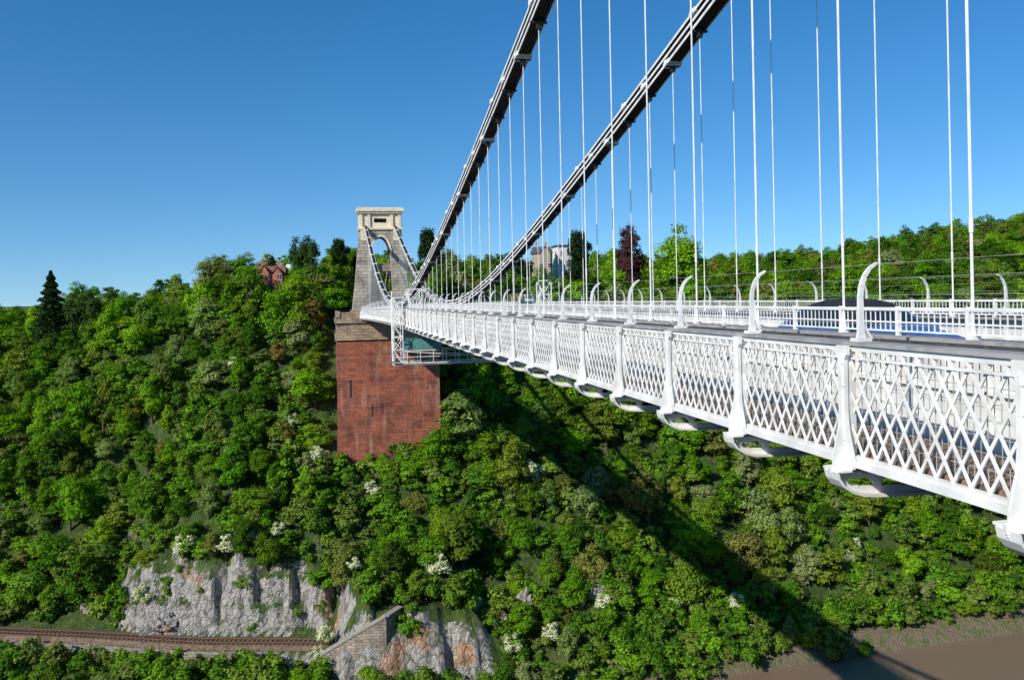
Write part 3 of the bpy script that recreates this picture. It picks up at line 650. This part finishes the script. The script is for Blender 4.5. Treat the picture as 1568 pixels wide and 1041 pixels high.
rng=np.random.default_rng(11)
pts=[];idx=[];rz=[];sc=[]
occ={}
def blocked(x,y,t,big,kind):
    if -1.2-big<x<23.0+big*.5 and 164.0-big<y<225:
        if y>206 and not(5<x<16): return False
        return True
    if x<5 and 3.0<t<10.2: return True
    if -36<x<1 and 10.2<=t<14.2: return rng.random()<(.96 if kind=='tree' else .58)
    if -2<x<27 and 126<y<133.2: return rng.random()<(.985 if kind=='tree' else .84)
    if 196<y<229 and abs(x+14.0*y/219)<4.8: return kind=='tree'
    if abs(x-64)<9 and 214<y<236: return kind=='tree'
    return False
def scatter(sp,x0,x1,y0,y1,kind):
    for x in np.arange(x0,x1,sp):
        for y in np.arange(y0,y1,sp):
            px=x+(rng.random()-.5)*sp*.95; py=y+(rng.random()-.5)*sp*.95
            t=py-Yb(px)
            if px<45 and t<-6.5: continue
            if px>=45 and t<(-2.5 if px<90 else 0.5): continue
            ang=math.degrees(math.atan2(px,py))
            if ang<-28 or ang>51: continue
            if px<0 and t>105: continue
            z=float(ground(px,py))
            if kind=='tree':
                if blocked(px,py,t,2.4,kind): continue
                nn=float(vn(np.array(px/14),np.array(py/14),21))
                if t<60 and nn<-.22 and rng.random()<.6: continue
                s=.42+.6*rng.random()**1.3+.35*nn
                if t>58: s=.85+.4*rng.random()
                if t>110: s=1.0+.4*rng.random()
                if px<-30 and t>58: s*=.88
                if -4<px<28 and 148<py<166: s*=.5
                if t<8: s*=.6
                u=rng.random()
                i=int(rng.integers(0,NB)) if u<.985 else NB+4
                pts.append((px,py,z-.5))
                if s>.55:
                    for dx in (-1,0,1):
                        for dy in (-1,0,1): occ[(int(px//1.5)+dx,int(py//1.5)+dy)]=1
            else:
                if blocked(px,py,t,.3,kind): continue
                if (int(px//1.5),int(py//1.5)) in occ: continue
                s=.65+1.0*rng.random()
                if -36<px<27 and 9<t<15 : s*=.5
                i=NB+int(rng.integers(0,4)); pts.append((px,py,z-.3))
            idx.append(i); rz.append(rng.random()*6.283); sc.append((s*(.9+.3*rng.random()),s*(.9+.3*rng.random()),s*(.85+.4*rng.random())))
scatter(5.0,-110,300,112,212,'tree')
scatter(6.6,-110,380,212,340,'tree')
scatter(5.5,-100,0,185,225,'tree')
scatter(2.3,-85,160,114,196,'shrub')
scatter(2.6,-85,0,196,232,'shrub')
for (x,y,s) in [(22.5,162,1.0),(19.5,161.5,.9),(17,161,.68),(13.5,161,.55),(10,160.5,.45),(25,164,1.15),(4,160.5,.35),(-14,204,.62),(-10,202,.6)]:
    pts.append((x,y,float(ground(x,y))-.5)); idx.append(int(rng.integers(0,NB))); rz.append(rng.random()*6); sc.append((s*1.15,s*1.15,s))
me=bpy.data.meshes.new('woodland'); me.from_pydata(pts,[],[])
a=me.attributes.new('idx','INT','POINT'); a.data.foreach_set('value',idx)
a=me.attributes.new('rz','FLOAT','POINT'); a.data.foreach_set('value',rz)
a=me.attributes.new('sc','FLOAT_VECTOR','POINT'); a.data.foreach_set('vector',np.array(sc,dtype=np.float32).ravel())
wo=bpy.data.objects.new('woodland',me); COL.objects.link(wo)
ng=bpy.data.node_groups.new('scatter','GeometryNodeTree')
ng.interface.new_socket('Geometry',in_out='INPUT',socket_type='NodeSocketGeometry'); ng.interface.new_socket('Geometry',in_out='OUTPUT',socket_type='NodeSocketGeometry')
gi=ng.nodes.new('NodeGroupInput'); go=ng.nodes.new('NodeGroupOutput')
m2p=ng.nodes.new('GeometryNodeMeshToPoints')
iop=ng.nodes.new('GeometryNodeInstanceOnPoints'); ci=ng.nodes.new('GeometryNodeCollectionInfo')
ci.inputs['Collection'].default_value=protoc; ci.inputs['Separate Children'].default_value=True; ci.inputs['Reset Children'].default_value=True
def na(n,dt):
    q=ng.nodes.new('GeometryNodeInputNamedAttribute'); q.data_type=dt; q.inputs['Name'].default_value=n
    return [o for o in q.outputs if o.enabled and o.name=='Attribute'][0]
cb=ng.nodes.new('ShaderNodeCombineXYZ'); LL=ng.links
LL.new(gi.outputs[0],m2p.inputs['Mesh']); LL.new(m2p.outputs[0],iop.inputs['Points']); LL.new(ci.outputs[0],iop.inputs['Instance'])
iop.inputs['Pick Instance'].default_value=True
LL.new(na('idx','INT'),iop.inputs['Instance Index']); LL.new(na('rz','FLOAT'),cb.inputs[2]); LL.new(cb.outputs[0],iop.inputs['Rotation'])
LL.new(na('sc','FLOAT_VECTOR'),iop.inputs['Scale']); LL.new(iop.outputs[0],go.inputs[0])
md=wo.modifiers.new('scatter','NODES'); md.node_group=ng

def place(name,me,x,y,s=1,rot=0,dz=-.4,sz=None,top=None,H=None):
    z=float(ground(x,y))+dz
    if top is not None: sz=(top-z)/H
    o=bpy.data.objects.new(name,me); COL.objects.link(o); o.location=(x,y,z); o.rotation_euler=(0,0,rot); o.scale=(s,s,sz or s); return o
haw=build_tree('hawthorn',4.2,2.2,2600,.27,[M_bark,M_bush,M_blos],'bush',60,nl=18,base=0,white=.8)
for i,(x,y,s) in enumerate([(38,157,1.3),(-26,152,1.0),(-19,150.5,.9),(-20,185,1.0),(7,158,.8),(-3,163,.9),(-10,151,.7),(17,139,1.1),(28,131,.9),(-14,150,.7),(58,134,.8),(80,138,.7),(3,141,.6),(-3,134,.6),(-33,152,.9),(45,134,.8),(100,142,.6),(12,150,.6),(-8,170,.8),(-2,135,.8),(70,134,.8),(35,132,.8)]):
    place('hawthorn_bush',haw,x,y,s,i*1.3,dz=1.0)
fir=build_tree('fir',15,3.2,8000,.40,[M_bark,M_pine],'fir',70)
ced=build_tree('cedar',14,5.0,12000,.38,[M_bark,M_pine],'cedar',71)
cop=build_tree('copper_beech',13,4.6,9000,.36,[M_bark,M_copper],'broad',72,nl=44,base=.1)
big=build_tree('dark_oak',14,4.6,10000,.38,[M_bark,M_pine],'broad',74,nl=44,base=.1)
bri=build_tree('lime',14,5.2,11000,.36,[M_bark,leafmat('lime_leaves',[(.18,.36,.015),(.20,.38,.02)])],'broad',73,nl=50,base=.1)
place('fir_tree',fir,-65,213,1.5,0,top=8.5,H=15); place('yew_tree',big,-57,210,1.0,1,top=7.0,H=14)
place('cedar_tree',big,-6.5,222,.85,1,top=22.5,H=14.5); place('cedar_tree',ced,3,228,1.0,2,top=17.5,H=14)
place('cedar_tree',ced,27,224,1.2,.5,top=20,H=14); place('cedar_tree',ced,9,232,1.2,1.5,top=13,H=14)
place('copper_beech_tree',cop,80,211,1.15,1,top=22.5,H=13.5); place('lime_tree',bri,92,204,1.55,2,top=19.5,H=14); place('cedar_tree',ced,66,210,1.3,2,top=18,H=14)
place('cedar_tree',big,48,214,1.2,2,top=16,H=14.5)
place('fir_tree',fir,-15.5,232,.7,0,top=13.0,H=15)

# ------------------------------------------------------------------ houses
M_hred=brickmat('house_brick',(0.55,0.17,0.09),(0.44,0.13,0.07),(0.3,0.2,0.15),.6,.25)
M_tile=simple('roof_tiles',(0.26,0.11,0.07),(0.15,0.07,0.05),scale=2,rough=.8)
M_slate=simple('slate',(0.12,0.12,0.13),(0.08,0.08,0.09),scale=2,rough=.6)
M_rend=simple('white_render',(0.75,0.74,0.70),(0.62,0.61,0.57),scale=.8,rough=.8)
M_win=simple('window_glass',(0.03,0.035,0.045),rough=.1)
def house(name,x,y,z,w,d,h,rh,wall,roof,gables=(),chim=True,flat=False,rot=0):
    e=empty(name,(x,y,z)); e.rotation_euler=(0,0,rot)
    mb=MB(); mb.box(-w/2,w/2,-d/2,d/2,-12,h)
    for gx,gw,gh in gables:
        mb.box(gx-gw/2,gx+gw/2,-d/2-1.2,-d/2,-12,h)
        mb.add([(gx-gw/2,-d/2-1.2,h),(gx+gw/2,-d/2-1.2,h),(gx,-d/2-1.2,h+gh),(gx-gw/2,-d/2,h),(gx+gw/2,-d/2,h),(gx,-d/2,h+gh)],[(0,1,2),(3,5,4)])
    mb.obj('walls',[wall],e)
    mb=MB()
    if flat: mb.box(-w/2-.4,w/2+.4,-d/2-.4,d/2+.4,h,h+.35)
    else:
        o=.4
        mb.add([(-w/2-o,-d/2-o,h),(w/2+o,-d/2-o,h),(w/2+o,d/2+o,h),(-w/2-o,d/2+o,h),(-w/2-o,0,h+rh),(w/2+o,0,h+rh)],[(0,1,5,4),(2,3,4,5),(0,4,3),(1,2,5),(3,2,1,0)])
        for gx,gw,gh in gables:
            mb.add([(gx-gw/2-.3,-d/2-1.4,h-.1),(gx,-d/2-1.4,h+gh+.12),(gx+gw/2+.3,-d/2-1.4,h-.1),(gx-gw/2-.3,0,h-.1),(gx,0,h+gh+.12),(gx+gw/2+.3,0,h-.1)],[(0,1,4,3),(1,2,5,4)])
    mb.obj('roof',[roof],e)
    mb=MB(); fr=MB(); k=max(2,int(w/2.0))
    for i in range(k):
        xx=-w/2+(i+.5)*w/k; yy=-d/2-.03
        for gx,gw,gh in gables:
            if abs(xx-gx)<gw/2: yy=-d/2-1.23
        for zz in ([.7,3.2] if h>4 else [.9]):
            mb.box(xx-.4,xx+.4,yy-.02,yy,zz,zz+1.3); fr.box(xx-.5,xx+.5,yy-.05,yy-.02,zz-.13,zz-.02); fr.box(xx-.04,xx+.04,yy-.05,yy-.021,zz,zz+1.3); fr.box(xx-.5,xx+.5,yy-.05,yy-.02,zz+1.32,zz+1.45)
    mb.obj('windows',[M_win],e); fr.obj('window_frames',[M_rend],e)
    if chim:
        mb=MB()
        for cx in(-w*.32,w*.3): mb.box(cx-.4,cx+.4,-.3,.3,h+rh*.5,h+rh+1.0); mb.box(cx-.47,cx+.47,-.37,.37,h+rh+1.0,h+rh+1.2); mb.tube((cx,0,h+rh+1.2),(cx,0,h+rh+1.7),.15,n=8)
        mb.obj('chimneys',[wall],e)
    return e
house('red_brick_house',-15.0,221,3.0,6.6,6,4.6,2.2,M_hred,M_tile,gables=((-1.6,2.6,2.2),(1.7,2.4,1.8)))
tw=empty('domed_turret',(-10.6,222,3.0)); mb=MB(); mb.tube((0,0,-8),(0,0,5.8),1.1,n=16); mb.obj('turret_wall',[M_hred],tw)
mb=MB()
for i in range(6):
    a0=i/6*math.pi/2;a1=(i+1)/6*math.pi/2
    mb.tube((0,0,5.8+1.5*math.sin(a0)),(0,0,5.8+1.5*math.sin(a1)),1.3*math.cos(a0),max(.02,1.3*math.cos(a1)),n=16,cap=False)
mb.obj('dome',[M_rend],tw,smooth=True)
house('white_villa',68,230,9.0,7.2,6,6.0,1,M_rend,M_slate,flat=True,chim=False)
house('stone_house',59.5,227,5.4,4.4,6,7.4,2.0,simple('bath_stone',(.5,.42,.3),(.4,.33,.24)),M_slate,gables=((0,3,1.8),))

# ------------------------------------------------------------------ railway, walls
rt=empty('railway_track'); mb=MB(); r2=MB(); sl_=MB()
px=np.arange(-95,3,1.5)
def tp(x,o,z):
    dy=(Yb(x+1)-Yb(x-1))/2; n=Vector((-dy,1,0)).normalized(); return Vector((x,float(Yb(x))+7,-56+z))+n*o
for a_,b_ in zip(px[:-1],px[1:]):
    vs=[tp(a_,-2.2,-.3),tp(a_,-1.6,.35),tp(a_,1.6,.35),tp(a_,2.2,-.3),tp(b_,-2.2,-.3),tp(b_,-1.6,.35),tp(b_,1.6,.35),tp(b_,2.2,-.3)]
    mb.add(vs,[(0,1,5,4),(1,2,6,5),(2,3,7,6)])
    for o in(-.72,.72): r2.beam(tp(a_,o,.52),tp(b_,o,.52),.07,.14,(0,1,0))
    for u in(.25,.75):
        x=a_+(b_-a_)*u; sl_.beam(tp(x,-1.25,.42),tp(x,1.25,.42),.26,.12,(1,0,0))
mb.obj('ballast',[simple('rusty_ballast',(.20,.13,.09),(.09,.065,.045),scale=2,rough=.95)],rt); r2.obj('rails',[simple('rusty_rail',(.22,.10,.06),rough=.6)],rt); sl_.obj('sleepers',[M_under],rt)
M_wall=brickmat('rubble_stone',(0.38,0.34,0.28),(0.22,0.19,0.16),(0.1,0.09,0.08),.9,.45,stain=(.08,.1,.04))
mb=MB()
for a_,b_ in zip(px[:-1],px[1:]):
    if -52<a_<-12:
        p,q=tp(a_,-3.4,0),tp(b_,-3.4,0)
        mb.beam((p.x,p.y,-58.2),(q.x,q.y,-58.2),.6,4.4,(0,1,0))
mb.obj('retaining_wall',[M_wall],None)
mb=MB()
P0=Vector((-9,136.2,-60.5));P1=Vector((2.5,131.0,-52.5));P2=Vector((7.5,130.2,-49.8)); P3=Vector((10,133,-49.6))
for a_,b_ in((P0,P1),(P1,P2),(P2,P3)):
    n=8
    for i in range(n):
        p=a_.lerp(b_,i/n);q=a_.lerp(b_,(i+1)/n)
        mb.add([(p.x,p.y-.5,-66),(q.x,q.y-.5,-66),(q.x,q.y+.5,-66),(p.x,p.y+.5,-66),(p.x,p.y-.5,p.z),(q.x,q.y-.5,q.z),(q.x,q.y+.5,q.z),(p.x,p.y+.5,p.z)],[(4,5,6,7),(0,1,5,4),(2,3,7,6)],0)
        mb.beam(p+Vector((0,0,.12)),q+Vector((0,0,.12)),1.2,.2,(0,1,0),1)
mb.obj('ramp_wall',[M_wall,simple('coping',(.36,.33,.29),(.22,.2,.17))],None)

# ------------------------------------------------------------------ light, sky, camera
sd=Vector((1.22,0.85,-1.0)).normalized()
sun=bpy.data.lights.new('sun','SUN'); sun.energy=5.0; sun.angle=math.radians(.5); sun.color=(1,.94,.84)
so=bpy.data.objects.new('sun',sun); COL.objects.link(so); so.rotation_euler=sd.to_track_quat('-Z','Y').to_euler(); so.location=(-40,-20,60)
w=bpy.data.worlds.new('World'); scene.world=w; w.use_nodes=True; nt=w.node_tree
sk=nt.nodes.new('ShaderNodeTexSky'); sk.sky_type='NISHITA'; sk.sun_disc=False
el=math.asin(-sd.z); az=math.atan2(-sd.x,-sd.y)
sk.sun_elevation=el; sk.sun_rotation=az%(2*math.pi); sk.air_density=1.0; sk.dust_density=.15; sk.ozone_density=3.2
tc=nt.nodes.new('ShaderNodeTexCoord'); va=nt.nodes.new('ShaderNodeVectorMath'); va.operation='ADD'; va.inputs[1].default_value=(0,0,.09)
vn_=nt.nodes.new('ShaderNodeVectorMath'); vn_.operation='NORMALIZE'
nt.links.new(tc.outputs['Generated'],va.inputs[0]); nt.links.new(va.outputs[0],vn_.inputs[0]); nt.links.new(vn_.outputs[0],sk.inputs['Vector'])
hs=nt.nodes.new('ShaderNodeHueSaturation'); hs.inputs['Saturation'].default_value=1.34
nt.links.new(sk.outputs[0],hs.inputs['Color'])
nt.links.new(hs.outputs[0],nt.nodes['Background'].inputs[0]); nt.nodes['Background'].inputs[1].default_value=.14
psi=math.radians(12.55); roll=.020
f=Vector((math.sin(psi),math.cos(psi),0)); r=Vector((math.cos(psi),-math.sin(psi),0)); u=Vector((0,0,1))
rx=r*math.cos(roll)-u*math.sin(roll); ux=u*math.cos(roll)+r*math.sin(roll)
cam=bpy.data.cameras.new('camera'); co=bpy.data.objects.new('camera',cam); COL.objects.link(co)
co.matrix_world=Matrix(((rx.x,ux.x,-f.x,0),(rx.y,ux.y,-f.y,0),(rx.z,ux.z,-f.z,0),(0,0,0,1)))
cam.sensor_width=36; cam.lens=28.6; cam.shift_y=-63/1568; cam.clip_start=.1; cam.clip_end=8000
scene.camera=co
scene.view_settings.view_transform='Standard'; scene.view_settings.look='None'; scene.view_settings.exposure=0
